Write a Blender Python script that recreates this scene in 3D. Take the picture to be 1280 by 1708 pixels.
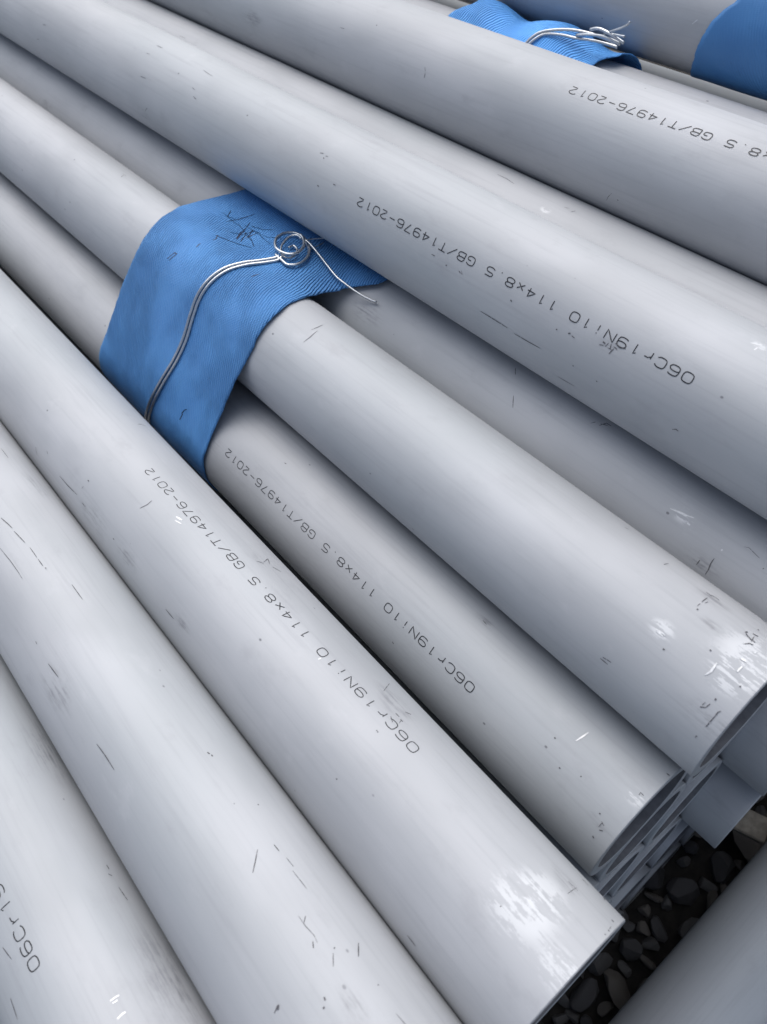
import bpy, bmesh, math, random
from mathutils import Matrix, Vector

for o in list(bpy.data.objects):
    bpy.data.objects.remove(o, do_unlink=True)
scene = bpy.context.scene
COL = scene.collection
R = 0.057                    # pipe radius in metres (114 mm pipe, 8.5 mm wall)
WALL = 0.0085
G = 21.3                     # camera height above the ground in pipe radii

# ---------------------------------------------------------------- camera
cam = bpy.data.cameras.new('camera')
cam.sensor_fit = 'VERTICAL'
cam.sensor_height = 36.0
cam.lens = 27.4
cam.clip_start = 0.02
cam.clip_end = 200.0
cam.dof.use_dof = True
cam.dof.focus_distance = 0.66
cam.dof.aperture_fstop = 9.0
camo = bpy.data.objects.new('camera', cam)
COL.objects.link(camo)
camo.matrix_world = Matrix((
    (0.7150577, 0.6850975, -0.1390461, 0.0),
    (-0.6417032, 0.5643616, -0.5193389, 0.0),
    (-0.2773256, 0.4605836, 0.8431804, G * R),
    (0, 0, 0, 1)))
scene.camera = camo

# ---------------------------------------------------------------- daylight: hazy, soft sky
SUN_EL, SUN_AZ = math.radians(52), math.radians(46)      # azimuth from +Y towards +X
world = bpy.data.worlds.new('World')
scene.world = world
world.use_nodes = True
wn, wl = world.node_tree.nodes, world.node_tree.links
wn.clear()
sky = wn.new('ShaderNodeTexSky')
sky.sky_type = 'NISHITA'
sky.sun_disc = False
sky.sun_elevation = SUN_EL
sky.sun_rotation = SUN_AZ
sky.altitude = 50
sky.air_density = 1.0
sky.dust_density = 4.0
sky.ozone_density = 1.5
hs = wn.new('ShaderNodeHueSaturation')
hs.inputs['Saturation'].default_value = 0.74
bg = wn.new('ShaderNodeBackground')
bg.inputs['Strength'].default_value = 0.09
wo = wn.new('ShaderNodeOutputWorld')
wl.new(sky.outputs[0], hs.inputs['Color'])
wl.new(hs.outputs[0], bg.inputs[0])
wl.new(bg.outputs[0], wo.inputs[0])
sun = bpy.data.lights.new('sun', 'SUN')
sun.energy = 1.3
sun.angle = math.radians(80)
sun.color = (0.96, 0.98, 1.0)
suno = bpy.data.objects.new('sun', sun)
COL.objects.link(suno)
sd = Vector((math.cos(SUN_EL) * math.sin(SUN_AZ), math.cos(SUN_EL) * math.cos(SUN_AZ), math.sin(SUN_EL)))
suno.rotation_euler = sd.to_track_quat('Z', 'Y').to_euler()
suno.location = (0, 0, 4)
scene.view_settings.view_transform = 'Standard'
scene.view_settings.look = 'None'
scene.view_settings.exposure = 0.8
scene.view_settings.gamma = 1.0
scene.render.engine = 'CYCLES'
scene.cycles.max_bounces = 8

# ---------------------------------------------------------------- layout, in units of the pipe radius (57 mm)
# cross-section of the pile: x across the pipes, z up; the camera stands at x = y = z = 0 above the pipe ends
PIPES = {
    'P1': (-4.917, -9.283), 'P2': (-2.923, -9.400), 'P3': (-0.980, -9.853), 'P4': (1.090, -11.310),
    'P5': (2.738, -10.113), 'P6': (4.585, -10.871), 'P7': (5.624, -9.172), 'P8': (7.196, -10.417),
    'P9': (8.909, -9.398), 'P10': (10.503, -10.604), 'P11': (12.116, -11.785), 'P12': (12.480, -9.420)}

def arc(name, a0, a1, rad, n):
    cx, cz = PIPES[name]
    return [(cx + rad * math.cos(math.radians(a0 + (a1 - a0) * i / n)),
             cz + rad * math.sin(math.radians(a0 + (a1 - a0) * i / n))) for i in range(n + 1)]

def resample(pts, n):
    d = [0.0]
    for a, b in zip(pts, pts[1:]):
        d.append(d[-1] + math.hypot(b[0] - a[0], b[1] - a[1]))
    out = []
    j = 0
    for i in range(n + 1):
        s = d[-1] * i / n
        while j < len(d) - 2 and d[j + 1] < s:
            j += 1
        k = (s - d[j]) / max(1e-9, d[j + 1] - d[j])
        out.append((pts[j][0] + (pts[j + 1][0] - pts[j][0]) * k, pts[j][1] + (pts[j + 1][1] - pts[j][1]) * k))
    return out

def wob(x, y, k):
    return (math.sin(1.9 * x + 1.3 * y + k) + math.sin(3.1 * x - 2.3 * y + 2.1 * k) * .6 + math.sin(-1.1 * x + 4.3 * y + 3.7 * k) * .4) / 2

# the sheet over P6, P5 and P4 (the coiled wire lies on it)
def sheet_a_profile():
    p = arc('P6', 62, 74, 1.02, 6)
    v0, v1 = p[-1], arc('P5', 58, 58, 1.02, 1)[0]
    for i in range(1, 12):                                  # the sheet sags into the valley
        t = i / 12
        s = math.sin(math.pi * t) * .05
        p.append((v0[0] + (v1[0] - v0[0]) * t - s * .38, v0[1] + (v1[1] - v0[1]) * t - s * .92))
    p += arc('P5', 58, 131.4, 1.022, 24)
    p += arc('P4', 131.4, 205, 1.022, 16)
    return resample(p, 90)

def sheet_a_point(prof, i, y):
    x, z = prof[i]
    a, b = prof[max(0, i - 1)], prof[min(len(prof) - 1, i + 1)]
    tx, tz = b[0] - a[0], b[1] - a[1]
    l = math.hypot(tx, tz)
    nx, nz = tz / l, -tx / l                                # outward: the profile runs right to left over the top
    s = i / (len(prof) - 1)
    h = .012 + .012 * wob(s * 9, y, 1.0)
    h += .05 * math.exp(-((y - 9.9) / .25) ** 2) * max(0.0, math.sin(s * 17 + 1)) * .5
    if s < .3:
        h -= .26 * math.exp(-((y - 9.7) / .55) ** 2) * max(0.0, math.sin(math.pi * (s - .05) / .25)) ** 2 if .05 < s < .3 else 0.0
        h += .035 * (1 + math.sin(y * 2.1 + s * 12)) * math.sin(math.pi * s / .3)
    return (x + nx * h, y, z + nz * h)

# the looser sheet behind P9, over P10, tucked in towards P12
def sheet_b_profile():
    p = arc('P10', 150, 112, 1.03, 6)
    p += [(10.503 + r * math.cos(math.radians(a)), -10.604 + r * math.sin(math.radians(a)))
          for a, r in ((100, 1.10), (88, 1.19), (76, 1.25), (64, 1.28), (52, 1.27), (40, 1.22), (28, 1.16))]
    p += [(11.55, -10.22), (11.62, -10.42), (11.72, -10.60)]
    return resample(p, 60)

def sheet_b_point(prof, i, y):
    x, z = prof[i]
    s = i / (len(prof) - 1)
    b = math.sin(math.pi * min(1, max(0, (s - .18) / .7)))
    h = .11 * b * (math.exp(-((y - 13.0) / .55) ** 2) - .9 * math.exp(-((y - 12.05) / .4) ** 2) + .9 * math.exp(-((y - 11.0) / .6) ** 2) - 1.3 * math.exp(-((y - 9.9) / .5) ** 2))
    h += .012 * wob(s * 8, y, 2.0)
    return (x + h * .45, y, z + h * .9)

# the sheet round P12
def sheet_c_profile():
    return resample(arc('P12', 30, 250, 1.022, 75), 88)

def sheet_c_point(prof, i, y):
    x, z = prof[i]
    cx, cz = PIPES['P12']
    h = 1 + .010 + .012 * wob(i * .12, y, 3.0)
    return (cx + (x - cx) * h, y, cz + (z - cz) * h)
CROSS = [(-1.54, -18.25), (-1.6, -20.26), (-3.6, -20.26), (-3.55, -18.25)]
BLOCK = (3.35, .02, -19.6)
SHEET_EDGES = {'A_far': [(0.023, 14.12), (0.098, 14.23), (0.181, 14.28), (0.263, 14.32), (0.328, 14.16), (0.396, 14.0), (0.457, 13.96), (0.532, 14.09),
           (0.594, 14.16), (0.675, 14.16), (0.768, 14.18), (0.849, 14.28)],
 'A_near': [(0.073, 9.51), (0.099, 9.76), (0.131, 10.02), (0.177, 10.15), (0.228, 10.14), (0.301, 10.0), (0.358, 9.9), (0.401, 9.87), (0.461, 9.85),
            (0.517, 9.91), (0.576, 9.98), (0.631, 10.0), (0.707, 10.02), (0.763, 10.01), (0.821, 10.03)],
 'B_far': [(0.352, 13.58), (0.401, 13.44), (0.439, 13.29), (0.455, 13.16)],
 'B_near': [(0.394, 9.75), (0.44, 9.72), (0.476, 9.61), (0.498, 9.46)],
 'C_far': [(0.457, 7.74), (0.501, 7.92), (0.552, 8.04), (0.606, 8.12), (0.673, 8.2), (0.743, 8.28), (0.86, 8.46)]}
WIRE_A = {'coil': [[3.83, 11.421, -9.388], [3.806, 11.306, -9.377], [3.806, 11.203, -9.379], [3.792, 11.022, -9.38], [3.839, 10.961, -9.404],
          [3.906, 10.927, -9.437], [3.988, 10.922, -9.475], [4.079, 10.945, -9.515], [4.173, 10.993, -9.554], [4.264, 11.064, -9.587],
          [4.345, 11.153, -9.613], [4.414, 11.253, -9.63], [4.504, 11.459, -9.649], [4.533, 11.571, -9.649], [4.538, 11.676, -9.641],
          [4.517, 11.768, -9.624], [4.473, 11.838, -9.598], [4.408, 11.881, -9.565], [4.328, 11.896, -9.528], [4.237, 11.88, -9.488],
          [4.144, 11.832, -9.447], [4.058, 11.744, -9.408], [3.987, 11.638, -9.375], [3.934, 11.528, -9.35], [3.918, 11.463, -9.341],
          [3.909, 11.366, -9.337], [3.923, 11.286, -9.343], [3.943, 11.216, -9.353], [3.982, 11.166, -9.372], [4.036, 11.138, -9.397],
          [4.103, 11.133, -9.427], [4.177, 11.151, -9.459], [4.251, 11.19, -9.488], [4.324, 11.247, -9.514], [4.389, 11.319, -9.533],
          [4.445, 11.402, -9.547], [4.485, 11.492, -9.554], [4.508, 11.582, -9.554]],
 'hook': [[4.444, 11.474, -9.538], [4.46, 11.617, -9.545], [4.377, 11.701, -9.526], [4.221, 11.674, -9.492], [4.047, 11.555, -9.441],
          [3.915, 11.356, -9.4], [3.919, 11.199, -9.422], [4.057, 11.186, -9.49], [4.215, 11.332, -9.555], [4.245, 11.488, -9.557],
          [4.141, 11.481, -9.509]],
 'strand_1': [[0.103, 12.678, -11.697], [0.03, 12.468, -11.336], [0.082, 12.258, -10.971], [0.386, 12.02, -10.518], [0.774, 11.907, -10.229],
              [1.177, 11.756, -9.933], [1.553, 11.693, -9.661], [1.932, 11.725, -9.387], [2.251, 11.729, -9.172], [2.578, 11.719, -9.069],
              [2.92, 11.672, -9.067], [3.249, 11.588, -9.171], [3.527, 11.453, -9.282], [3.755, 11.362, -9.371], [3.843, 11.328, -9.38]],
 'strand_2': [[0.092, 12.539, -11.667], [0.03, 12.329, -11.305], [0.092, 12.119, -10.941], [0.397, 11.905, -10.509], [0.78, 11.794, -10.222],
              [1.181, 11.645, -9.927], [1.557, 11.587, -9.659], [1.934, 11.621, -9.387], [2.251, 11.625, -9.172], [2.577, 11.616, -9.069],
              [2.919, 11.569, -9.068], [3.246, 11.484, -9.171], [3.522, 11.347, -9.28], [3.75, 11.261, -9.373], [3.854, 11.269, -9.387]],
 'stub_1': [[4.552, 11.53, -9.689], [4.683, 11.478, -9.744], [4.855, 11.346, -9.807]],
 'stub_2': [[4.385, 11.243, -9.652], [4.542, 11.249, -9.715], [4.728, 11.271, -9.779]],
 'tail': [[4.439, 11.532, -9.547], [4.479, 11.368, -9.572], [4.457, 11.169, -9.601], [4.389, 10.852, -9.614], [4.308, 10.519, -9.617],
          [4.244, 10.207, -9.641], [4.245, 9.954, -9.692], [4.267, 9.72, -9.757], [4.301, 9.493, -9.805], [4.35, 9.296, -9.837]]}
WIRE_B = {'strand_1': [[10.298, 11.381, -9.485], [10.398, 11.302, -9.404], [10.504, 11.23, -9.331], [10.619, 11.11, -9.276], [10.726, 10.848, -9.229],
              [10.82, 10.48, -9.196], [10.855, 10.075, -9.185], [10.876, 9.712, -9.208], [10.889, 9.477, -9.269]],
 'strand_2': [[10.288, 11.241, -9.466], [10.405, 11.211, -9.397], [10.514, 11.13, -9.335], [10.632, 11.0, -9.292], [10.713, 10.69, -9.275],
              [10.751, 10.324, -9.276], [10.792, 10.025, -9.259], [10.821, 9.724, -9.257], [10.852, 9.446, -9.282]],
 'strand_3': [[10.766, 10.332, -9.229], [10.753, 9.981, -9.121], [10.759, 9.635, -9.082], [10.782, 9.315, -9.148]],
 'strand_4': [[10.803, 10.021, -9.061], [10.797, 9.801, -8.991], [10.776, 9.509, -9.016], [10.788, 9.239, -9.11]],
 'tip_1': [[10.804, 9.7, -9.06], [10.782, 9.457, -8.93], [10.793, 9.277, -8.838], [10.795, 9.158, -8.757], [10.827, 9.132, -8.717]],
 'tip_2': [[10.82, 9.63, -9.041], [10.786, 9.436, -9.004], [10.758, 9.197, -8.959]]}
SCRIBBLE = [[[2.935, 12.69, -9.091], [3.025, 12.73, -9.113], [3.345, 12.726, -9.26], [3.464, 12.859, -9.321]],
 [[3.43, 12.882, -9.304], [3.54, 12.432, -9.35], [3.669, 12.008, -9.378]],
 [[4.002, 13.629, -9.552], [3.961, 13.119, -9.539], [3.952, 12.929, -9.532]],
 [[3.866, 13.262, -9.499], [4.105, 13.186, -9.596], [4.413, 13.138, -9.701]],
 [[3.642, 12.507, -9.399], [4.024, 12.785, -9.552], [4.173, 12.897, -9.606]],
 [[3.986, 13.03, -9.547], [3.841, 12.304, -9.464], [3.724, 12.018, -9.4]],
 [[4.042, 12.903, -9.563], [4.041, 12.419, -9.538], [3.992, 11.872, -9.493]],
 [[3.697, 12.841, -9.43], [3.821, 12.598, -9.474], [4.052, 12.545, -9.549]],
 [[4.112, 12.753, -9.579], [4.193, 12.447, -9.587], [4.312, 12.316, -9.621]],
 [[4.166, 13.604, -9.627], [3.984, 13.424, -9.549], [4.037, 13.25, -9.572]],
 [[3.787, 12.431, -9.453], [4.081, 12.44, -9.552], [3.996, 12.129, -9.506]],
 [[4.056, 12.574, -9.552], [4.084, 12.165, -9.538], [4.261, 11.93, -9.598]],
 [[2.415, 13.029, -9.119], [2.586, 12.971, -9.08], [2.596, 12.896, -9.08], [2.488, 12.936, -9.101], [2.411, 12.956, -9.123]],
 [[0.586, 11.032, -10.396], [0.669, 10.983, -10.332], [0.706, 10.924, -10.304]], [[0.486, 11.025, -10.471], [0.601, 10.999, -10.384]],
 [[3.133, 11.117, -9.146], [3.271, 11.115, -9.208]],
 [[3.666, 12.55, -9.411], [3.886, 12.73, -9.502], [3.843, 12.439, -9.474], [4.061, 12.604, -9.555]],
 [[3.649, 12.367, -9.395], [3.861, 12.556, -9.486], [3.816, 12.262, -9.452]]]
DARK_MARKS = {'P1': [[[4.603, 21.0], [4.54, 21.0]], [[4.481, 23.4], [4.445, 21.6]], [[4.278, 21.5], [4.084, 20.4]], [[3.969, 111.0], [3.741, 112.7]],
        [[4.452, 100.5], [4.265, 98.3]]],
 'P12': [[[10.353, 175.2], [10.324, 175.5]]],
 'P2': [[[9.344, 84.3], [8.99, 82.9], [8.738, 82.6], [8.558, 82.8]], [[9.879, 70.2], [9.688, 68.2], [9.565, 67.3]], [[9.489, 67.5], [9.169, 65.5]],
        [[9.035, 64.5], [8.781, 64.4]], [[8.737, 64.4], [8.575, 64.3]], [[8.522, 63.6], [8.49, 63.3]], [[3.074, 65.4], [3.154, 60.6], [3.256, 55.0]],
        [[3.205, 44.4], [3.109, 44.1]], [[3.003, 42.7], [2.875, 42.3]], [[2.848, 44.5], [2.594, 43.9]], [[4.625, 44.3], [4.59, 43.6]],
        [[4.572, 42.8], [4.543, 42.8]], [[5.633, 102.8], [5.426, 102.0], [5.188, 102.0]],
        [[2.414, 58.0], [2.287, 58.0], [2.164, 57.0], [2.082, 57.9]], [[2.322, 57.8], [2.369, 54.5]], [[2.125, 59.5], [2.067, 61.5]],
        [[1.909, 53.9], [1.811, 58.2]], [[1.946, 51.8], [1.934, 51.4]], [[1.842, 37.0], [1.733, 42.6]], [[1.892, 96.4], [1.906, 94.3]],
        [[1.882, 98.4], [1.903, 95.0]], [[1.879, 95.6], [1.906, 93.8]], [[1.654, 71.5], [1.623, 72.0]], [[1.586, 75.3], [1.583, 74.2]],
        [[7.528, 100.6], [7.482, 100.8]], [[11.675, 31.4], [11.366, 31.3]], [[10.919, -9.2], [10.727, -9.2]], [[1.413, 43.3], [1.406, 42.7]],
        [[8.018, 54.0], [7.675, 53.9]], [[7.094, 101.5], [6.803, 100.5]], [[3.873, 50.3], [3.86, 49.9]], [[3.728, 36.4], [3.715, 35.9]],
        [[1.115, 44.5], [0.64, 41.7]]],
 'P3': [[[8.477, 88.4], [8.442, 81.8], [8.457, 76.4]], [[10.442, 130.2], [10.128, 129.3], [9.812, 127.3]], [[9.725, 108.0], [9.686, 107.9]],
        [[9.75, 118.3], [9.736, 115.2]], [[10.407, 31.4], [10.436, 26.3], [10.409, 22.0]], [[8.573, 126.0], [8.536, 125.8]],
        [[6.927, 129.0], [6.875, 129.1], [6.709, 128.8]], [[11.4, 131.1], [11.323, 137.4]], [[11.018, 122.5], [10.972, 124.3]],
        [[9.624, 128.7], [9.497, 128.4]], [[6.491, 35.9], [6.574, 27.5], [6.442, 31.4]], [[6.539, 41.5], [6.465, 37.0]],
        [[6.37, 31.2], [6.258, 26.6]], [[3.797, 36.9], [3.899, 23.3]], [[3.44, 48.8], [3.361, 51.1]], [[3.447, 43.6], [3.383, 43.5]],
        [[3.412, 35.3], [3.353, 32.0]], [[3.348, 44.2], [3.306, 44.1]], [[3.306, 47.6], [3.33, 44.5]], [[3.39, 64.4], [3.353, 64.6]],
        [[0.74, 41.0], [0.735, 35.5], [0.727, 30.4]], [[0.77, 32.0], [0.738, 31.9], [0.694, 32.2]], [[0.764, 16.5], [0.734, 14.3], [0.68, 15.1]],
        [[0.826, 32.2], [0.765, 32.5]], [[0.25, 36.3], [0.236, 37.1]], [[0.248, 41.2], [0.237, 41.5]], [[1.094, 79.2], [1.083, 79.4]],
        [[0.511, 4.2], [0.47, 10.1]], [[0.367, 0.2], [0.339, 0.2]], [[0.291, 26.8], [0.265, 26.1]], [[3.304, 105.7], [3.283, 105.6]],
        [[0.254, 32.5], [0.247, 35.1]], [[4.447, 2.7], [4.405, 2.5]], [[1.619, 142.1], [1.483, 142.1]]],
 'P4': [[[1.08, 121.6], [1.079, 118.0], [1.046, 117.7]], [[1.054, 123.0], [1.015, 121.6]], [[1.092, 117.0], [1.038, 118.3]],
        [[1.071, 130.4], [1.045, 131.2]], [[0.975, 85.6], [0.979, 83.5], [0.933, 83.6]], [[2.143, 96.8], [2.122, 96.8]],
        [[1.863, 110.3], [1.843, 110.3]], [[1.604, 103.8], [1.59, 104.1]], [[1.171, 113.8], [1.153, 113.8]], [[0.924, 58.8], [0.882, 58.6]],
        [[8.429, 83.0], [8.384, 82.7]], [[3.956, 66.6], [3.872, 67.2]], [[4.803, 134.9], [4.768, 135.8]]],
 'P5': [[[1.758, 48.8], [1.713, 47.4], [1.649, 48.0]], [[1.82, 49.3], [1.742, 49.6]], [[1.758, 61.1], [1.758, 54.0]], [[1.756, 66.9], [1.755, 63.5]],
        [[1.725, 60.3], [1.715, 57.4]], [[1.191, 60.3], [1.179, 58.4]], [[1.178, 60.9], [1.102, 62.4], [1.04, 62.4]],
        [[1.127, 56.6], [1.092, 56.3], [1.066, 55.8]], [[1.104, 68.6], [1.078, 66.1], [1.035, 65.1]], [[1.079, 63.8], [1.095, 58.4]],
        [[1.124, 49.9], [1.116, 49.0]], [[1.702, 106.1], [1.679, 106.0]], [[1.322, 87.8], [1.304, 87.4]], [[1.735, 69.3], [1.717, 68.8]],
        [[2.397, 52.7], [2.38, 47.5]], [[2.208, 140.1], [2.153, 140.0], [2.099, 140.0]], [[2.191, 137.9], [2.14, 137.5]],
        [[2.134, 137.2], [2.074, 136.9]], [[1.016, 120.5], [0.975, 118.8]], [[1.009, 118.6], [1.004, 115.9]], [[0.971, 119.1], [0.956, 114.8]],
        [[0.942, 111.1], [0.945, 109.8]], [[0.842, 120.8], [0.843, 115.9], [0.828, 114.1]], [[0.846, 128.3], [0.842, 120.8]],
        [[0.866, 139.7], [0.862, 137.7]], [[0.844, 95.1], [0.843, 94.0]], [[9.028, 89.7], [9.03, 81.4], [9.063, 71.4]],
        [[9.158, 74.4], [9.144, 67.9], [9.153, 61.2]], [[3.121, 41.0], [3.061, 39.2]], [[1.225, 25.4], [1.126, 28.8]],
        [[16.355, 61.5], [16.473, 54.3]], [[16.549, 53.7], [16.396, 53.3]]],
 'P6': [[[6.322, 80.8], [6.226, 86.5]], [[5.988, 103.6], [5.869, 112.6]], [[4.714, 86.2], [4.676, 82.7]],
        [[4.594, 83.8], [4.548, 77.9], [4.46, 77.9]], [[4.603, 81.7], [4.505, 79.3]], [[2.137, 134.9], [2.14, 130.4], [2.159, 125.6], [2.162, 120.8]],
        [[1.964, 101.7], [1.911, 100.4], [1.849, 101.2], [1.738, 102.5]], [[1.628, 107.1], [1.618, 107.2]], [[2.298, 132.8], [2.295, 128.1]]],
 'P7': [[[6.783, 158.4], [6.558, 158.4], [6.228, 158.7]], [[6.093, 160.0], [5.835, 159.7], [5.586, 159.0]], [[4.745, 131.3], [4.688, 130.1]],
        [[4.657, 130.2], [4.637, 126.7]], [[4.618, 130.1], [4.542, 129.9]], [[4.599, 126.6], [4.576, 130.4]], [[4.552, 127.2], [4.487, 127.8]],
        [[4.563, 133.5], [4.535, 128.7]], [[4.72, 128.1], [4.677, 128.4]], [[4.563, 124.6], [4.47, 125.9], [4.39, 124.5]],
        [[7.981, 135.9], [7.901, 135.7]], [[7.643, 137.7], [7.617, 137.7]], [[7.364, 136.5], [7.317, 137.5]], [[7.322, 135.4], [7.288, 137.8]],
        [[6.311, 135.6], [6.28, 136.3]], [[5.435, 137.5], [5.414, 137.4]], [[5.238, 135.6], [5.205, 134.7]], [[5.173, 135.8], [5.116, 136.2]],
        [[5.002, 156.5], [4.989, 157.2]], [[5.24, 177.4], [5.083, 176.8], [4.929, 176.2]], [[4.589, 157.6], [4.567, 158.0]],
        [[3.355, 159.3], [3.311, 157.6], [3.274, 157.9]], [[11.225, 105.9], [11.142, 104.7]], [[11.069, 106.0], [10.999, 105.1]],
        [[10.926, 133.8], [10.888, 134.2]], [[10.565, 125.5], [10.5, 125.3]], [[11.08, 108.3], [11.05, 109.0]], [[17.529, 84.0], [17.308, 83.4]],
        [[15.584, 84.5], [15.363, 85.9], [15.196, 86.1]], [[15.451, 109.8], [15.32, 110.5]], [[15.271, 117.8], [15.136, 119.0]],
        [[17.382, 127.4], [17.125, 126.3]], [[22.389, 132.0], [22.219, 130.7]], [[22.82, 155.6], [22.658, 154.4]], [[17.559, 99.9], [17.453, 98.8]],
        [[17.161, 164.1], [17.025, 158.3]]],
 'P8': [[[9.256, 74.4], [9.037, 74.4], [8.81, 76.7]], [[7.67, 76.0], [7.588, 74.6]], [[7.502, 78.4], [7.467, 74.0]], [[19.862, 93.7], [19.59, 93.0]]],
 'P9': [[[11.729, 131.1], [11.68, 134.5]], [[11.667, 136.1], [11.664, 140.7]], [[7.19, -176.7], [7.148, 177.9], [7.078, 172.3]],
        [[6.964, 176.8], [6.94, 176.9]], [[14.357, 125.6], [14.223, 125.2]]]}
PALE_MARKS = {'P1': [[[3.175, 59.4], [3.176, 56.4], [3.171, 53.9]], [[3.14, 58.9], [3.137, 55.6]], [[2.98, 60.4], [2.99, 57.1], [2.988, 54.9]]],
 'P12': [[[8.399, 156.8], [8.356, 154.2], [8.321, 152.2]]],
 'P3': [[[7.925, 70.1], [7.805, 68.3]], [[7.875, 73.0], [7.749, 70.8]], [[4.615, 61.3], [4.608, 58.9]]],
 'P4': [[[1.921, 88.0], [1.904, 83.3], [1.884, 77.0]]],
 'P5': [[[1.185, 102.7], [1.163, 98.5], [1.175, 91.8]], [[1.904, 98.7], [1.837, 98.1], [1.776, 98.3]], [[1.886, 99.4], [1.792, 99.6]],
        [[1.89, 98.6], [1.795, 98.1]], [[1.03, 79.4], [0.961, 78.8]], [[0.969, 70.5], [0.96, 67.2]], [[1.121, 69.1], [1.1, 66.9]],
        [[0.965, 88.1], [0.963, 83.5]]],
 'P6': [[[3.01, 108.8], [2.822, 106.9], [2.683, 104.7]], [[2.927, 107.7], [2.776, 106.2]], [[2.801, 110.7], [2.773, 110.7]],
        [[2.71, 110.4], [2.666, 110.9]], [[2.157, 113.3], [2.144, 112.2]]],
 'P7': [[[3.187, 76.5], [3.125, 74.8], [3.064, 73.1]], [[3.085, 80.9], [3.079, 77.4]]]}
BLOBS = {'P1': [('d', 6.52, 14.4, 0.4), ('d', 3.06, 20.9, 0.5), ('l', 4.34, 49.3, 0.8)],
 'P2': [('l', 6.71, 59.3, 0.8), ('l', 1.33, 61.0, 0.7), ('d', 10.55, 23.4, 0.25), ('d', 10.53, -11.0, 0.18), ('l', 3.35, 51.2, 0.9),
        ('d', 1.4, 61.8, 0.15), ('d', 6.7, 107.0, 0.3), ('l', 10.69, 37.4, 0.5)],
 'P3': [('w', 0.94, 71.0, 0.46), ('w', 0.9, 54.9, 0.35), ('w', 0.31, 78.0, 0.3), ('d', 9.21, 130.1, 0.28), ('d', 8.13, 127.9, 0.22),
        ('d', 0.8, 33.5, 0.16), ('d', 3.56, 37.2, 0.25), ('d', 6.54, 37.2, 0.14), ('d', 1.51, 166.2, 0.2), ('d', 6.51, 124.3, 0.15),
        ('l', 10.81, 106.6, 0.8)],
 'P4': [('l', 1.48, 85.9, 0.45), ('d', 1.08, 119.0, 0.12), ('w', 0.99, 88.5, 0.15), ('d', 3.92, 65.9, 0.12), ('d', 10.19, 119.5, 0.3)],
 'P5': [('w', 0.89, 75.0, 0.55), ('w', 0.99, 94.7, 0.3), ('w', 1.85, 96.3, 0.18), ('d', 0.84, 124.3, 0.25), ('d', 1.7, 51.5, 0.15),
        ('d', 1.47, 72.6, 0.12), ('l', 4.23, 92.8, 0.9), ('l', 18.08, 80.4, 0.7)],
 'P6': [('d', 22.8, 129.6, 0.22), ('d', 2.26, 129.8, 0.2), ('w', 2.81, 107.7, 0.16), ('d', 9.43, 116.1, 0.3)],
 'P7': [('l', 5.98, 116.6, 0.8), ('d', 4.6, 128.5, 0.12), ('d', 17.33, 170.7, 0.2), ('l', 14.92, 102.8, 0.7), ('w', 3.09, 76.1, 0.12),
        ('l', 3.64, 88.3, 0.6)],
 'P8': [('w', 7.89, 89.0, 0.12)],
 'P9': [('l', 6.43, 89.9, 0.6), ('d', 17.48, 152.8, 0.3)]}

# ---------------------------------------------------------------- helpers
def m3(p):
    """layout units -> metres"""
    return Vector((p[0] * R, p[1] * R, (p[2] + G) * R))

def link_mesh(name, verts, faces, mat=None, parent=None, smooth=True):
    me = bpy.data.meshes.new(name)
    me.from_pydata([tuple(v) for v in verts], [], faces)
    me.update()
    if smooth:
        me.polygons.foreach_set('use_smooth', [True] * len(me.polygons))
    if mat:
        me.materials.append(mat)
    o = bpy.data.objects.new(name, me)
    COL.objects.link(o)
    if parent:
        o.parent = parent
    return o

def tag(o, label, cat, group=None):
    o['label'] = label
    o['category'] = cat
    if group:
        o['group'] = group
    return o

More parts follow.
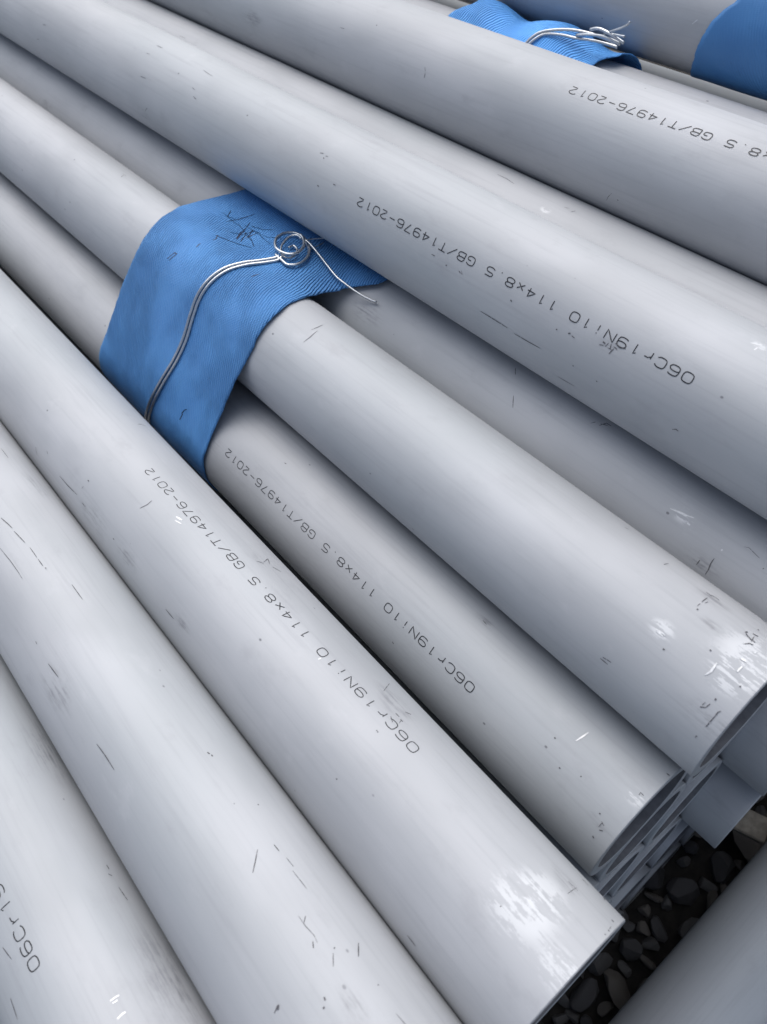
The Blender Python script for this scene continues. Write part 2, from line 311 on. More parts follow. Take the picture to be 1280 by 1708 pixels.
class NT:
    """small node-tree writer"""
    def __init__(self, name):
        self.mat = bpy.data.materials.new(name)
        self.mat.use_nodes = True
        self.t = self.mat.node_tree
        self.t.nodes.clear()
        self.out = self.n('ShaderNodeOutputMaterial')
        self.b = self.n('ShaderNodeBsdfPrincipled')
        self.l(self.b.outputs[0], self.out.inputs[0])
    def n(self, kind, **kw):
        nd = self.t.nodes.new(kind)
        for k, v in kw.items():
            setattr(nd, k, v)
        return nd
    def l(self, a, b):
        self.t.links.new(a, b)
    def val(self, sock, v):
        if hasattr(v, 'is_output') or hasattr(v, 'links') and not isinstance(v, (float, int, tuple)):
            self.l(v, sock)
        else:
            sock.default_value = v
    def math(self, op, a, b=0.0, clamp=False):
        nd = self.n('ShaderNodeMath', operation=op, use_clamp=clamp)
        self.val(nd.inputs[0], a)
        self.val(nd.inputs[1], b)
        return nd.outputs[0]
    def vmath(self, op, a, b):
        nd = self.n('ShaderNodeVectorMath', operation=op)
        self.val(nd.inputs[0], a)
        self.val(nd.inputs[1], b)
        return nd.outputs[1] if op in ('LENGTH', 'DISTANCE', 'DOT_PRODUCT') else nd.outputs[0]
    def noise(self, vec, scale, detail=4.0, rough=.55):
        nd = self.n('ShaderNodeTexNoise')
        self.l(vec, nd.inputs['Vector'])
        nd.inputs['Scale'].default_value = scale
        nd.inputs['Detail'].default_value = detail
        nd.inputs['Roughness'].default_value = rough
        return nd.outputs['Fac']
    def ramp(self, fac, lo, hi, a=0.0, b=1.0, smooth=True):
        nd = self.n('ShaderNodeMapRange')
        nd.interpolation_type = 'SMOOTHSTEP' if smooth else 'LINEAR'
        self.l(fac, nd.inputs[0])
        for i, v in zip((1, 2, 3, 4), (lo, hi, a, b)):
            nd.inputs[i].default_value = v
        return nd.outputs[0]
    def mix(self, fac, a, b):
        nd = self.n('ShaderNodeMix', data_type='RGBA')
        self.val(nd.inputs[0], fac)
        self.val(nd.inputs[6], a if hasattr(a, 'links') else (*a, 1))
        self.val(nd.inputs[7], b if hasattr(b, 'links') else (*b, 1))
        return nd.outputs[2]
    def bump(self, h, strength, dist):
        nd = self.n('ShaderNodeBump')
        nd.inputs['Strength'].default_value = strength
        nd.inputs['Distance'].default_value = dist
        self.l(h, nd.inputs['Height'])
        return nd

# ---------------------------------------------------------------- materials
def steel(name, blobs=()):
    """pickled stainless steel: satin grey, drawn along the pipe, clouded, with rubs and smudges"""
    k = NT(name)
    tc = k.n('ShaderNodeTexCoord').outputs['Object']
    oi = k.n('ShaderNodeObjectInfo').outputs['Random']
    cx = k.n('ShaderNodeCombineXYZ')
    k.val(cx.inputs[1], k.math('MULTIPLY', oi, 37.0))
    k.val(cx.inputs[0], k.math('MULTIPLY', oi, 3.0))
    pos = k.vmath('ADD', tc, cx.outputs[0])
    strk = k.vmath('MULTIPLY', pos, (1.0, 0.035, 1.0))
    soft = k.vmath('MULTIPLY', pos, (1.0, 0.35, 1.0))
    cloud = k.noise(soft, 16.0, 3.0, .5)
    tint = k.noise(soft, 7.0, 2.0, .5)
    streak = k.noise(strk, 260.0, 4.0, .6)
    fine = k.noise(strk, 900.0, 2.0, .6)
    patch = k.noise(k.vmath('MULTIPLY', pos, (1.0, .5, 1.0)), 42.0, 5.0, .65)
    c = k.mix(k.ramp(cloud, .3, .7), (.375, .385, .40), (.445, .453, .468))
    c = k.mix(k.math('MULTIPLY', k.ramp(tint, .42, .65), .4), c, (.375, .405, .42))
    c = k.mix(k.math('MULTIPLY', k.ramp(streak, .48, .74), .26), c, (.30, .305, .325))
    c = k.mix(k.math('MULTIPLY', k.ramp(patch, .56, .76), .24), c, (.27, .265, .285))
    c = k.mix(k.math('MULTIPLY', k.ramp(patch, .40, .26), .20), c, (.52, .528, .545))
    # sparse pin-head specks of dirt
    vo = k.n('ShaderNodeTexVoronoi')
    k.l(k.vmath('MULTIPLY', pos, (1.0, .7, 1.0)), vo.inputs['Vector'])
    vo.inputs['Scale'].default_value = 55.0
    sp = k.math('MULTIPLY', k.ramp(vo.outputs['Distance'], .075, .03), k.math('GREATER_THAN', k.noise(pos, 23.0, 1.0), .60))
    c = k.mix(k.math('MULTIPLY', sp, .7), c, (.09, .09, .10))
    rough = k.math('ADD', k.math('MULTIPLY', cloud, .14), .50)
    rough = k.math('ADD', rough, k.math('MULTIPLY', streak, .08))
    if blobs:
        det = k.noise(k.vmath('MULTIPLY', tc, (1.0, .45, 1.0)), 120.0, 5.0, .7)
        scr = k.noise(k.vmath('MULTIPLY', tc, (1.0, .07, 1.0)), 420.0, 3.0, .6)
    for kind, y, phi, rad in blobs:
        ctr = (R * math.cos(math.radians(phi)), y, R * math.sin(math.radians(phi)))
        st = (1.0, .75, 1.0) if kind == 'w' else (1.0, .5, 1.0)
        d = k.vmath('LENGTH', k.vmath('MULTIPLY', k.vmath('SUBTRACT', tc, ctr), st), (0, 0, 0))
        m = k.ramp(d, rad * R, 0.0)
        if kind == 'l':
            c = k.mix(k.math('MULTIPLY', k.math('MULTIPLY', m, k.ramp(cloud, .35, .6)), .45), c, (.50, .51, .53))
        elif kind == 'w':
            w = k.math('MULTIPLY', k.ramp(m, .0, .75), k.ramp(k.math('ADD', k.math('MULTIPLY', det, .6), k.math('MULTIPLY', scr, .4)), .485, .54))
            c = k.mix(k.math('MULTIPLY', w, .6), c, (.66, .67, .68))
        else:
            w = k.math('MULTIPLY', m, k.ramp(k.math('ADD', k.math('MULTIPLY', det, .5), k.math('MULTIPLY', scr, .5)), .42, .66))
            c = k.mix(k.math('MULTIPLY', w, .55), c, (.10, .10, .11))
    k.l(c, k.b.inputs['Base Color'])
    k.l(rough, k.b.inputs['Roughness'])
    k.b.inputs['Metallic'].default_value = 0.14
    k.b.inputs['Specular IOR Level'].default_value = 0.32
    b1 = k.bump(fine, .10, .0004)
    b2 = k.bump(patch, .16, .0010)
    k.l(b1.outputs[0], b2.inputs['Normal'])
    k.l(b2.outputs[0], k.b.inputs['Normal'])
    return k.mat

def plain(name, col, rough=.5, metal=0.0, noise=0.0, scale=200.0, col2=None):
    k = NT(name)
    if col2:
        tc = k.n('ShaderNodeTexCoord').outputs['Object']
        k.l(k.mix(k.ramp(k.noise(tc, scale, 5.0, .6), .3, .7), col, col2), k.b.inputs['Base Color'])
        if noise:
            k.l(k.bump(k.noise(tc, scale, 6.0, .6), noise, .002).outputs[0], k.b.inputs['Normal'])
    else:
        k.b.inputs['Base Color'].default_value = (*col, 1)
    k.b.inputs['Roughness'].default_value = rough
    k.b.inputs['Metallic'].default_value = metal
    return k.mat

def ink(name, col, wear):
    """printed ink, worn thin in places so the steel shows through"""
    k = NT(name)
    tc = k.n('ShaderNodeTexCoord').outputs['Object']
    f = k.ramp(k.noise(tc, 330.0, 4.0, .7), .52, .72)
    k.l(k.mix(k.math('MULTIPLY', f, wear), col, (.42, .43, .45)), k.b.inputs['Base Color'])
    k.b.inputs['Roughness'].default_value = .55
    return k.mat

def sheet_material(name, ribs, gain):
    """blue woven plastic cloth: fine ribs, rubbed and dusty in places"""
    k = NT(name)
    uv = k.n('ShaderNodeUVMap').outputs[0]
    sep = k.n('ShaderNodeSeparateXYZ')
    k.l(uv, sep.inputs[0])
    tc = k.n('ShaderNodeTexCoord').outputs['Object']
    big = k.noise(tc, 22.0, 3.0, .5)
    # ribs run round the bundle, leaning a little
    ph = k.math('ADD', k.math('ADD', sep.outputs[1], k.math('MULTIPLY', sep.outputs[0], .42)), k.math('MULTIPLY', big, .012))
    rib = k.math('SINE', k.math('MULTIPLY', ph, 2 * math.pi / .0033))
    ph2 = k.math('SUBTRACT', sep.outputs[0], k.math('MULTIPLY', sep.outputs[1], .25))
    rib2 = k.math('SINE', k.math('MULTIPLY', ph2, 2 * math.pi / .0016))
    amp = k.math('MULTIPLY', k.ramp(k.noise(tc, 13.0, 2.0, .5), .32, .66, .3, 1.0), ribs)
    h = k.math('ADD', k.math('MULTIPLY', rib, amp), k.math('MULTIPLY', rib2, .16 * ribs))
    fine = k.noise(tc, 90.0, 5.0, .6)
    c = k.mix(k.ramp(big, .3, .7), (.042 * gain, .140 * gain, .32 * gain), (.05 * gain, .160 * gain, .35 * gain))
    c = k.mix(k.math('MULTIPLY', k.math('MULTIPLY', k.ramp(rib, .2, -.9), amp), .14), c, (.015, .065, .20))
    c = k.mix(k.math('MULTIPLY', k.ramp(fine, .62, .78), .22), c, (.02, .06, .15))
    c = k.mix(k.math('MULTIPLY', k.ramp(fine, .40, .28), .15), c, (.11, .23, .42))
    k.l(c, k.b.inputs['Base Color'])
    k.b.inputs['Roughness'].default_value = .52
    k.b.inputs['Specular IOR Level'].default_value = .35
    wr = k.n('ShaderNodeTexNoise', noise_type='RIDGED_MULTIFRACTAL')
    k.l(k.vmath('MULTIPLY', tc, (1.0, 1.6, 1.0)), wr.inputs['Vector'])
    wr.inputs['Scale'].default_value = 16.0
    wr.inputs['Detail'].default_value = 2.0
    b0 = k.bump(wr.outputs['Fac'], .22, .003)
    b1 = k.bump(h, 1.0, .0008)
    k.l(b0.outputs[0], b1.inputs['Normal'])
    b2 = k.bump(fine, .25, .0012)
    k.l(b1.outputs[0], b2.inputs['Normal'])
    k.l(b2.outputs[0], k.b.inputs['Normal'])
    return k.mat

STEEL = steel('pickled_steel')
BORE = plain('shade_dark_bore', (.13, .13, .14), .65, .1, .2, 60, (.20, .20, .21))  # steel darkened in colour to imitate shade inside the pipes
INK = ink('black_print_ink', (.004, .004, .007), .25)
SCUFF = ink('dark_scuff', (.085, .083, .09), .95)
PALE = plain('bright_rub', (.50, .51, .52), .4, .3, 0, 500, (.62, .63, .64))
MARKER = plain('marker_ink', (.012, .022, .06), .5)
SHEET_A = sheet_material('blue_woven_sheet', 1.25, 1.8)
SHEET_B = sheet_material('skylit_blue_ribbed_sheet', 1.5, 3.2)  # the blue is brightened to paint in the sky light falling on this sheet
SHEET_C = sheet_material('blue_smooth_sheet', .12, 1.3)
WIREM = plain('galvanised_wire', (.62, .64, .66), .28, .95, 0, 900, (.42, .44, .46))
WOOD = plain('weathered_wood', (.34, .31, .26), .8, 0, .3, 120, (.22, .20, .17))
SOIL = plain('dark_soil', (.012, .011, .011), .95, 0, .6, 60, (.03, .027, .024))
STONE = [plain('stone_grey', (.085, .085, .088), .8, 0, .5, 70, (.15, .15, .152)),
         plain('stone_brown', (.10, .092, .085), .8, 0, .5, 70, (.17, .158, .145)),
         plain('stone_dark', (.045, .045, .05), .75, 0, .4, 70, (.08, .08, .086))]

# ---------------------------------------------------------------- pipes
def pipe_mesh(name, length, seg, ys, seed=0, wave=0.0):
    """open pipe along +Y from y = 0, both rims chamfered, with wall thickness"""
    rnd = random.Random(seed)
    ph = [rnd.uniform(0, 6.28) for _ in range(8)]
    ch = .0007
    ri = R - WALL
    prof = [(ri, 120 * R if length > 4 else length - .02)]
    prof = []
    for y in [length - ch] + [v for v in reversed(ys) if ch < v < length - ch] + [ch]:
        prof.append((R, y))
    prof.append((R - ch, 0.0))
    prof.append((ri + ch * .6, 0.0))
    prof.append((ri, ch * .6))
    for y in (.05, .2, .6, length - .05, length - ch):
        prof.append((ri, y))
    prof.append((ri + ch, length))
    prof.append((R - ch, length))
    verts, faces = [], []
    for r, y in prof:
        for s in range(seg):
            a = 2 * math.pi * s / seg
            q = r
            if wave and r > ri + .004:
                q += wave * (math.sin(2 * a + ph[0] + 2.1 * y) + .6 * math.sin(3 * a + ph[1] - 5.3 * y) + .5 * math.sin(a + ph[2] + 11 * y) + .25 * math.sin(5 * a + ph[3] + 17 * y))
            verts.append((q * math.cos(a), y, q * math.sin(a)))
    n = len(prof)
    for i in range(n):
        j = (i + 1) % n
        for s in range(seg):
            t = (s + 1) % seg
            faces.append((i * seg + s, i * seg + t, j * seg + t, j * seg + s))
    me = bpy.data.meshes.new(name)
    me.from_pydata(verts, [], faces)
    me.update()
    me.polygons.foreach_set('use_smooth', [True] * len(me.polygons))
    bm = bmesh.new()
    bm.from_mesh(me)
    bmesh.ops.recalc_face_normals(bm, faces=bm.faces)
    bm.to_mesh(me)
    bm.free()
    me.set_sharp_from_angle(angle=math.radians(28))
    for pl in me.polygons:                      # bore faces get the darker steel that paints in the shade inside
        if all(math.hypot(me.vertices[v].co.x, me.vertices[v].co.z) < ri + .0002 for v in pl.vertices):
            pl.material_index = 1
    return me

GLYPH = {   # single-stroke print head letters on a 4 x 6 field
    '0': [[(1, 0), (3, 0), (4, 1), (4, 5), (3, 6), (1, 6), (0, 5), (0, 1), (1, 0)]],
    '1': [[(1, 5), (2, 6), (2, 0)]],
    '2': [[(0, 5), (1, 6), (3, 6), (4, 5), (4, 4), (0, 0), (4, 0)]],
    '4': [[(3, 0), (3, 6), (0, 2), (4, 2)]],
    '5': [[(4, 6), (.4, 6), (0, 3.4), (3, 3.5), (4, 2.6), (4, 1), (3, 0), (1, 0), (0, .8)]],
    '6': [[(3.8, 5.4), (3, 6), (1, 6), (0, 5), (0, 1), (1, 0), (3, 0), (4, 1), (4, 2.4), (3, 3.3), (1, 3.3), (0, 2.6)]],
    '7': [[(0, 6), (4, 6), (1.4, 0)]],
    '8': [[(1, 3.2), (0, 4), (0, 5), (1, 6), (3, 6), (4, 5), (4, 4), (3, 3.2), (1, 3.2), (0, 2.3), (0, 1), (1, 0), (3, 0), (4, 1), (4, 2.3), (3, 3.2)]],
    '9': [[(.2, .6), (1, 0), (3, 0), (4, 1), (4, 5), (3, 6), (1, 6), (0, 5), (0, 3.6), (1, 2.7), (3, 2.7), (4, 3.4)]],
    'C': [[(4, 5), (3, 6), (1, 6), (0, 5), (0, 1), (1, 0), (3, 0), (4, 1)]],
    'r': [[(.6, 0), (.6, 4)], [(.6, 2.6), (1.8, 3.9), (3.2, 3.9)]],
    'N': [[(0, 0), (0, 6), (4, 0), (4, 6)]],
    'i': [[(2, 0), (2, 3.6)], [(2, 5.0), (2, 5.6)]],
    'x': [[(.4, .2), (3.6, 4)], [(.4, 4), (3.6, .2)]],
    '.': [[(1.8, 0), (2.2, .3)]],
    'G': [[(4, 5), (3, 6), (1, 6), (0, 5), (0, 1), (1, 0), (3, 0), (4, 1), (4, 2.9), (2, 2.9)]],
    'B': [[(0, 0), (0, 6), (3, 6), (4, 5), (4, 4), (3, 3.2), (0, 3.2)], [(3, 3.2), (4, 2.3), (4, 1), (3, 0), (0, 0)]],
    '/': [[(0, 0), (4, 6)]],
    'T': [[(0, 6), (4, 6)], [(2, 6), (2, 0)]],
    '-': [[(.3, 3), (3.7, 3)]],
    ' ': []}
PRINT = '06Cr19Ni10 114x8.5 GB/T14976-2012'

def chaikin(p, closed):
    out = []
    if not closed:
        out.append(p[0])
    for a, b in zip(p, p[1:]):
        out.append((a[0] * .75 + b[0] * .25, a[1] * .75 + b[1] * .25))
        out.append((a[0] * .25 + b[0] * .75, a[1] * .25 + b[1] * .75))
    out.append(out[0] if closed else p[-1])
    return out

def ribbon(verts, faces, pts, width, to3d, taper=False):
    """flat ribbon along pts (2-d, metres), laid on a surface by to3d"""
    dense = [pts[0]]
    for a, b in zip(pts, pts[1:]):
        n = max(1, int(math.hypot(b[0] - a[0], b[1] - a[1]) / .0018))
        for i in range(1, n + 1):
            dense.append((a[0] + (b[0] - a[0]) * i / n, a[1] + (b[1] - a[1]) * i / n))
    base = len(verts)
    for i, p in enumerate(dense):
        a, b = dense[max(0, i - 1)], dense[min(len(dense) - 1, i + 1)]
        dx, dy = b[0] - a[0], b[1] - a[1]
        l = math.hypot(dx, dy) or 1
        w = width * .5
        if taper:
            w *= .35 + .65 * math.sin(math.pi * (i + .5) / len(dense))
        nx, ny = -dy / l * w, dx / l * w
        verts.append(to3d(p[0] + nx, p[1] + ny))
        verts.append(to3d(p[0] - nx, p[1] - ny))
    for i in range(len(dense) - 1):
        k = base + 2 * i
        faces.append((k, k + 1, k + 3, k + 2))

def on_pipe(a, y):
    """unrolled pipe surface: a = arc length from phi 0, y along the pipe"""
    q = a / R
    r = R + .00022
    return (r * math.cos(q), y, r * math.sin(q))

def add_print(pipe, y_start, y_end, phi0, phi1, yend_pipe, seed, cut=None):
    rnd = random.Random(seed)
    verts, faces = [], []
    pitch = (y_end - y_start) * R / (len(PRINT) - .3)
    w, h = pitch * .71, .125 * R
    for i, ch in enumerate(PRINT):
        t0 = y_start * R + i * pitch - yend_pipe * R
        f = i / len(PRINT)
        phi = math.radians(phi0 + (phi1 - phi0) * f)
        jit = rnd.uniform(-.0003, .0003)
        for st in GLYPH[ch]:
            p = st
            if len(st) > 4:
                p = chaikin(st, st[0] == st[-1])
            pts = [(phi * R + jit + (yy / 6 - .5) * h, t0 + xx / 4 * w) for xx, yy in p]
            ribbon(verts, faces, pts, .00078, on_pipe)
    return link_mesh('printed_text', verts, faces, INK, pipe, False)

def add_marks(pipe, strokes, yend, mat, name, width, seed):
    rnd = random.Random(seed)
    verts, faces = [], []
    for s in strokes:
        pts = []
        last = None
        for y, phi in s:
            if last is not None and phi - last > 180:
                phi -= 360
            if last is not None and phi - last < -180:
                phi += 360
            last = phi
            pts.append((math.radians(phi) * R, (y - yend) * R))
        if min(p[1] for p in pts) < .0004:
            continue
        ln = sum(math.hypot(b[0] - a[0], b[1] - a[1]) for a, b in zip(pts, pts[1:]))
        w = width * rnd.uniform(.7, 1.3)
        if ln < .0025:
            w = max(w, .0012)
        ribbon(verts, faces, pts, w, on_pipe, True)
    o = link_mesh(name, verts, faces, mat, pipe, False)
    o['kind'] = 'stuff'
    return o

RINGS = [0.002, .01, .03, .06, .1] + [.1 + .04 * i for i in range(1, 50)] + [2.2, 2.6, 3.2, 4, 5]
LEN = 6.0
ENDS = {'P1': .45, 'P2': .35, 'P3': .20, 'P4': .85, 'P5': .68, 'P6': .55, 'P7': .75, 'P8': .5, 'P9': .7, 'P10': .6, 'P11': .4, 'P12': .6}
LABELS = {
    'P1': 'grey steel pipe at the outer edge of the top row, printed 06Cr19',
    'P2': 'unprinted scratched grey steel pipe lying between two printed pipes of the top row',
    'P3': 'printed grey steel pipe with white rubs at its end, lying on the blue sheet edge',
    'P4': 'printed grey steel pipe sunk in the second row, open end in full view',
    'P5': 'unprinted grey steel pipe running under the wire-bound blue sheet, rubbed bright at its end',
    'P6': 'shaded unprinted grey pipe sunk between the wrapped pipe and a printed pipe',
    'P7': 'printed grey steel pipe pinning the loose wire tail side of the blue sheet',
    'P8': 'narrow visible strip of grey pipe sunk between two raised printed pipes',
    'P9': 'printed grey steel pipe in front of the sheet with the bunched wire ends',
    'P10': 'grey steel pipe under the loose blue sheet with the bunched wire ends',
    'P11': 'low grey steel pipe half hidden beneath the far pipe with the smooth sheet',
    'P12': 'raised dark-sided grey pipe partly covered by the smooth unwired blue sheet'}
PRINTS = {'P1': (3.97, 10.22, 87.0, 91.0), 'P3': (2.90, 9.10, 52.4, 60.8), 'P4': (3.36, 9.58, 114.0, 115.0),
          'P7': (3.42, 9.86, 120.6, 127.6), 'P9': (2.28, 8.56, 94.0, 102.0)}
pipes = {}
for i, (key, (x, z)) in enumerate(PIPES.items()):
    me = pipe_mesh('steel_pipe', LEN, 128, RINGS, i, .00010)
    bl = [(k, (y - ENDS[key]) * R, phi, r) for k, y, phi, r in BLOBS.get(key, ())]
    me.materials.append(steel('pickled_steel_' + key.lower(), bl) if bl else STEEL)
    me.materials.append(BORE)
    o = bpy.data.objects.new('steel_pipe', me)
    COL.objects.link(o)
    o.location = m3((x, ENDS[key], z))
    tag(o, LABELS[key], 'pipe', 'steel pipes in the upper rows of the pile')
    pipes[key] = o
    if key in PRINTS:
        y0, y1, p0, p1 = PRINTS[key]
        add_print(o, y0, y1, p0, p1, ENDS[key], i)
    if key in DARK_MARKS:
        add_marks(o, DARK_MARKS[key], ENDS[key], SCUFF, 'scratch_marks', .00066, i)
    if key in PALE_MARKS:
        add_marks(o, PALE_MARKS[key], ENDS[key], PALE, 'bright_rubs', .0012, i + 50)

# rows below, down to the ground: plain pipes, their open ends show in the gap
rnd = random.Random(11)
low = [(-6.1, -11.15), (-4.0, -11.15), (-1.95, -11.62)]
z = -13.45
row = 0
while z > -21:
    x0 = 1.10 + (row % 2) * 1.0 - 8.0
    for kx in range(10 + row % 2):
        low.append((x0 - (row % 2) * 2 + 2.01 * kx, z))
    z -= 1.735
    row += 1
low_me = [pipe_mesh('steel_pipe', LEN, 72, [.01, .3, 1.0, 3.0], 90 + k) for k in range(2)]
for me in low_me:
    me.materials.append(STEEL)
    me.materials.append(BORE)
ROWLAB = ['grey steel pipe lying directly under the outer pipes of the top row', 'grey pipe of the first row hidden below the sunk printed pipe, open end showing',
          'grey pipe of the middle row below the sunk printed pipe, open end showing', 'grey pipe two rows above the gravel, open end showing',
          'grey pipe one row above the pipes lying on the gravel', 'grey pipe of the bottom row lying on the gravel']
for i, (x, z) in enumerate(low):
    o = bpy.data.objects.new('steel_pipe', low_me[i % 2])
    COL.objects.link(o)
    ye = {0: .87, 1: .80, 2: .74, 3: .67, 4: .56}.get(int(round((-13.45 - z) / 1.735)), .7) + rnd.uniform(-.035, .035)
    if 2.2 < x < 6.0 and -17.5 < z < -14:
        ye = rnd.uniform(.0, .06)
    o.location = m3((x, ye, z))
    tag(o, ROWLAB[min(5, max(0, 1 + int(round((-13.45 - z) / 1.735))))] if ye > .1 else 'bare grey pipe jutting out past the other ends beneath the rubbed wrapped pipe', 'pipe', 'steel pipes in the lower rows of the pile')

# the neighbouring stack, laid crosswise in front of the pipe ends
cross_me = pipe_mesh('steel_pipe', 3.0, 96, [.01 + .1 * i for i in range(29)], 70, .0001)
cross_me.materials.append(STEEL)
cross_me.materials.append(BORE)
for i, (y, z) in enumerate(CROSS):
    o = bpy.data.objects.new('steel_pipe', cross_me)
    COL.objects.link(o)
    o.location = m3((-20 - .4 * i, y, z))
    o.rotation_euler = (0, 0, -math.pi / 2)
    if i == 0:
        tag(o, 'grey steel pipe laid crosswise in front of the open pipe ends, dark on its side', 'pipe')
    else:
        tag(o, 'grey steel pipe laid crosswise beneath the top crosswise pipe', 'pipe', 'pipes under the crosswise pipe')

# ---------------------------------------------------------------- blue sheets and wires
def lerp_edge(tab, s):
    if s <= tab[0][0]:
        return tab[0][1]
    for (a, ya), (b, yb) in zip(tab, tab[1:]):
        if s <= b:
            return ya + (yb - ya) * (s - a) / max(1e-6, b - a)
    return tab[-1][1]

def build_sheet(prof, fn, near, far, ny, label, seed, mat):
    rnd = random.Random(seed)
    n = len(prof)
    rag = [.008 * wob(i * .35, 0, seed) + rnd.uniform(-.008, .008) for i in range(n)]
    rag2 = [.008 * wob(i * .35, 3, seed) + rnd.uniform(-.008, .008) for i in range(n)]
    verts, uvs = [], []
    s_len = 0
    for i in range(n):
        if i:
            s_len += math.hypot(prof[i][0] - prof[i - 1][0], prof[i][1] - prof[i - 1][1]) * R
        s = i / (n - 1)
        y0, y1 = near(s) + rag[i], far(s) + rag2[i]
        for j in range(ny + 1):
            t = j / ny
            y = y0 + (y1 - y0) * t
            verts.append(m3(fn(prof, i, y)))
            uvs.append((s_len, y * R))
    faces = []
    for i in range(n - 1):
        for j in range(ny):
            a = i * (ny + 1) + j
            faces.append((a, a + ny + 1, a + ny + 2, a + 1))
    o = link_mesh('blue_sheet', verts, faces, mat)
    lay = o.data.uv_layers.new(name='UVMap')
    for lp in o.data.loops:
        lay.data[lp.index].uv = uvs[lp.vertex_index]
    md = o.modifiers.new('thickness', 'SOLIDIFY')
    md.thickness = .0009
    md.offset = 0
    return tag(o, label, 'sheet')

pa = sheet_a_profile()
sa = build_sheet(pa, sheet_a_point, lambda s: lerp_edge(SHEET_EDGES['A_near'], s), lambda s: lerp_edge(SHEET_EDGES['A_far'], s), 70,
                 'blue woven plastic sheet bound over pipes with a coiled wire and black scribbles', 1, SHEET_A)
pb = sheet_b_profile()
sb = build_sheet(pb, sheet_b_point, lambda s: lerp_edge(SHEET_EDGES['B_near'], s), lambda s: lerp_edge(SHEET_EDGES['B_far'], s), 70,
                 'ribbed blue plastic sheet with sky light painted in, bulging behind a printed pipe, wire ends bunched on it', 2, SHEET_B)
pc = sheet_c_profile()
sc = build_sheet(pc, sheet_c_point, lambda s: 3.4, lambda s: lerp_edge(SHEET_EDGES['C_far'], s), 50,
                 'smooth blue plastic sheet wrapped round the raised dark-sided pipe, no wire', 3, SHEET_C)

def add_strokes_on_sheet(parent, strokes):
    verts, faces = [], []
    view = Vector((0, 0, 0))
    for st in strokes:
        pts = [m3(p) for p in st]
        dense = [pts[0]]
        for a, b in zip(pts, pts[1:]):
            for i in range(1, 5):
                dense.append(a.lerp(b, i / 4))
        base = len(verts)
        for i, p in enumerate(dense):
            t = (dense[min(len(dense) - 1, i + 1)] - dense[max(0, i - 1)]).normalized()
            c5 = m3((PIPES['P5'][0], p.y / R, PIPES['P5'][1]))
            up = (p - c5)
            up.y = 0
            sd_ = t.cross(up.normalized()).normalized() * .00055
            verts.append(p + sd_)
            verts.append(p - sd_)
        for i in range(len(dense) - 1):
            k = base + 2 * i
            faces.append((k, k + 1, k + 3, k + 2))
    o = link_mesh('marker_scribble', verts, faces, MARKER, parent, False)
    o['kind'] = 'stuff'
    return o
add_strokes_on_sheet(sa, SCRIBBLE)

def catmull(pts, sub=6):
    P = [pts[0]] + list(pts) + [pts[-1]]
    out = []
    for i in range(1, len(P) - 2):
        for k in range(sub):
            t = k / sub
            a, b, c, d = P[i - 1], P[i], P[i + 1], P[i + 2]
            out.append(.5 * ((2 * b) + (c - a) * t + (2 * a - 5 * b + 4 * c - d) * t * t + (3 * b - a - 3 * c + d) * t ** 3))
    out.append(P[-2])
    return out

def tube(name, pts, rad, mat, parent):
    pts = catmull([m3(p) for p in pts])
    seg = 10
    verts, faces = [], []
    nrm = Vector((.3, .2, 1)).normalized()
    for i, p in enumerate(pts):
        t = (pts[min(len(pts) - 1, i + 1)] - pts[max(0, i - 1)]).normalized()
        nrm = (nrm - t * nrm.dot(t))
        nrm = nrm.normalized() if nrm.length > 1e-6 else t.orthogonal().normalized()
        bn = t.cross(nrm)
        for s in range(seg):
            a = 2 * math.pi * s / seg
            verts.append(p + (nrm * math.cos(a) + bn * math.sin(a)) * rad)
    for i in range(len(pts) - 1):
        for s in range(seg):
            t = (s + 1) % seg
            faces.append((i * seg + s, i * seg + t, (i + 1) * seg + t, (i + 1) * seg + s))
    faces.append(tuple(reversed(range(seg))))
    faces.append(tuple(range((len(pts) - 1) * seg, len(pts) * seg)))
    return link_mesh(name, verts, faces, mat, parent)

def wire_thing(data, label, radii):
    e = bpy.data.objects.new('binding_wire', None)
    COL.objects.link(e)
    e.empty_display_size = .02
    tag(e, label, 'wire')
    for key, pts in data.items():
        nm = key.rsplit('_', 1)[0] if key[-1].isdigit() else key
        tube(nm, pts, radii.get(nm, .0013), WIREM, e)
    return e
wire_thing(WIRE_A, 'doubled steel wire ending in a coil and a loose tail on the scribbled blue sheet', {'strand': .0016, 'coil': .0017, 'tail': .0012, 'hook': .0013, 'knot': .0014, 'stub': .0008})
wire_thing(WIRE_B, 'steel binding wire with bunched splayed ends on the ribbed blue sheet', {'strand': .0016, 'tip': .0011})

# ---------------------------------------------------------------- ground, stones, block
def ground():
    n = 60
    verts, faces = [], []
    half = 12.0
    for i in range(n + 1):
        for j in range(n + 1):
            a, b = 2 * i / n - 1, 2 * j / n - 1
            x, y = half * a * abs(a), half * b * abs(b)
            verts.append((x, y, -.004 + .004 * math.sin(x * 9) * math.cos(y * 11)))
    for i in range(n):
        for j in range(n):
            k = i * (n + 1) + j
            faces.append((k, k + n + 1, k + n + 2, k + 1))
    g = link_mesh('ground', verts, faces, SOIL)
    g['kind'] = 'structure'
    return g
gnd = ground()

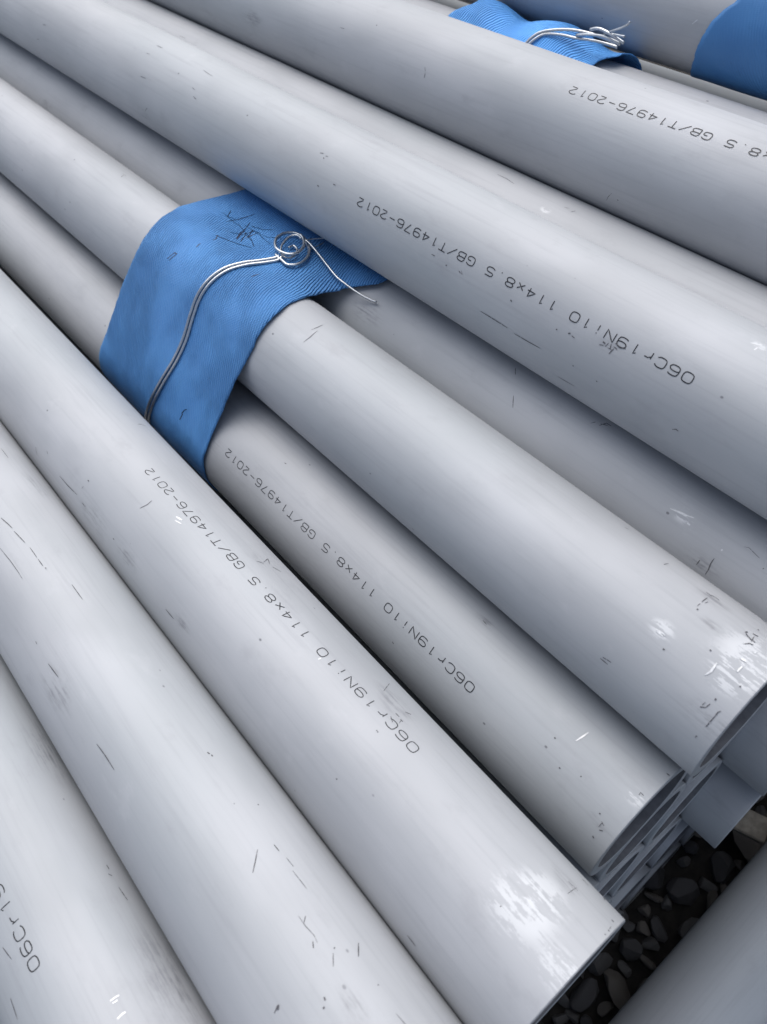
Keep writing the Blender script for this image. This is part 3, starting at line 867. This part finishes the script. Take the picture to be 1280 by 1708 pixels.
def stone_mesh(seed):
    rs = random.Random(seed)
    bm = bmesh.new()
    bmesh.ops.create_icosphere(bm, subdivisions=2, radius=1)
    cuts = [(Vector((rs.gauss(0, 1), rs.gauss(0, 1), rs.gauss(0, 1))).normalized(), rs.uniform(.38, .78)) for _ in range(8)]
    for v in bm.verts:
        for nrm, d in cuts:
            k = v.co.dot(nrm)
            if k > d:
                v.co -= nrm * (k - d) * .95
        v.co.z *= .72
        v.co.x *= 1.15
    me = bpy.data.meshes.new('stone')
    bm.to_mesh(me)
    bm.free()
    me.polygons.foreach_set('use_smooth', [True] * len(me.polygons))
    me.set_sharp_from_angle(angle=math.radians(34))
    me.materials.append(STONE[seed % 3])
    return me
SM = [stone_mesh(k) for k in range(9)]
rs = random.Random(4)
placed = []
tries = 0
while len(placed) < 230 and tries < 9000:
    tries += 1
    x, y = rs.uniform(-4.5, 9.0), rs.uniform(-1.7, 1.0)
    rad = rs.choice((.2, .3, .38, .46, .54)) * rs.uniform(.85, 1.1)
    if any((x - a) ** 2 + (y - b) ** 2 < (.72 * (rad + c)) ** 2 for a, b, c in placed):
        continue
    placed.append((x, y, rad))
    o = bpy.data.objects.new('stone', rs.choice(SM))
    COL.objects.link(o)
    o.parent = gnd
    o.location = (x * R, y * R, rad * R * rs.uniform(.25, .5))
    o.rotation_euler = (rs.uniform(-.5, .5), rs.uniform(-.5, .5), rs.uniform(0, 6.28))
    o.scale = (rad * R, rad * R * rs.uniform(.75, 1.0), rad * R * rs.uniform(.8, 1.2))

def block(name, size, loc, rot, mat, label, cat):
    bm = bmesh.new()
    bmesh.ops.create_cube(bm, size=1)
    for v in bm.verts:
        v.co = Vector((v.co.x * size[0], v.co.y * size[1], v.co.z * size[2]))
    bmesh.ops.bevel(bm, geom=list(bm.edges), offset=.0015, segments=2, affect='EDGES')
    me = bpy.data.meshes.new(name)
    bm.to_mesh(me)
    bm.free()
    me.materials.append(mat)
    o = bpy.data.objects.new(name, me)
    COL.objects.link(o)
    o.location = loc
    o.rotation_euler = rot
    return tag(o, label, cat)
block('wooden_block', (.03, .06, .02), m3(BLOCK), (0, 0, .3), WOOD, 'small pale wooden block end on the dark gravel under the pipe ends', 'block')
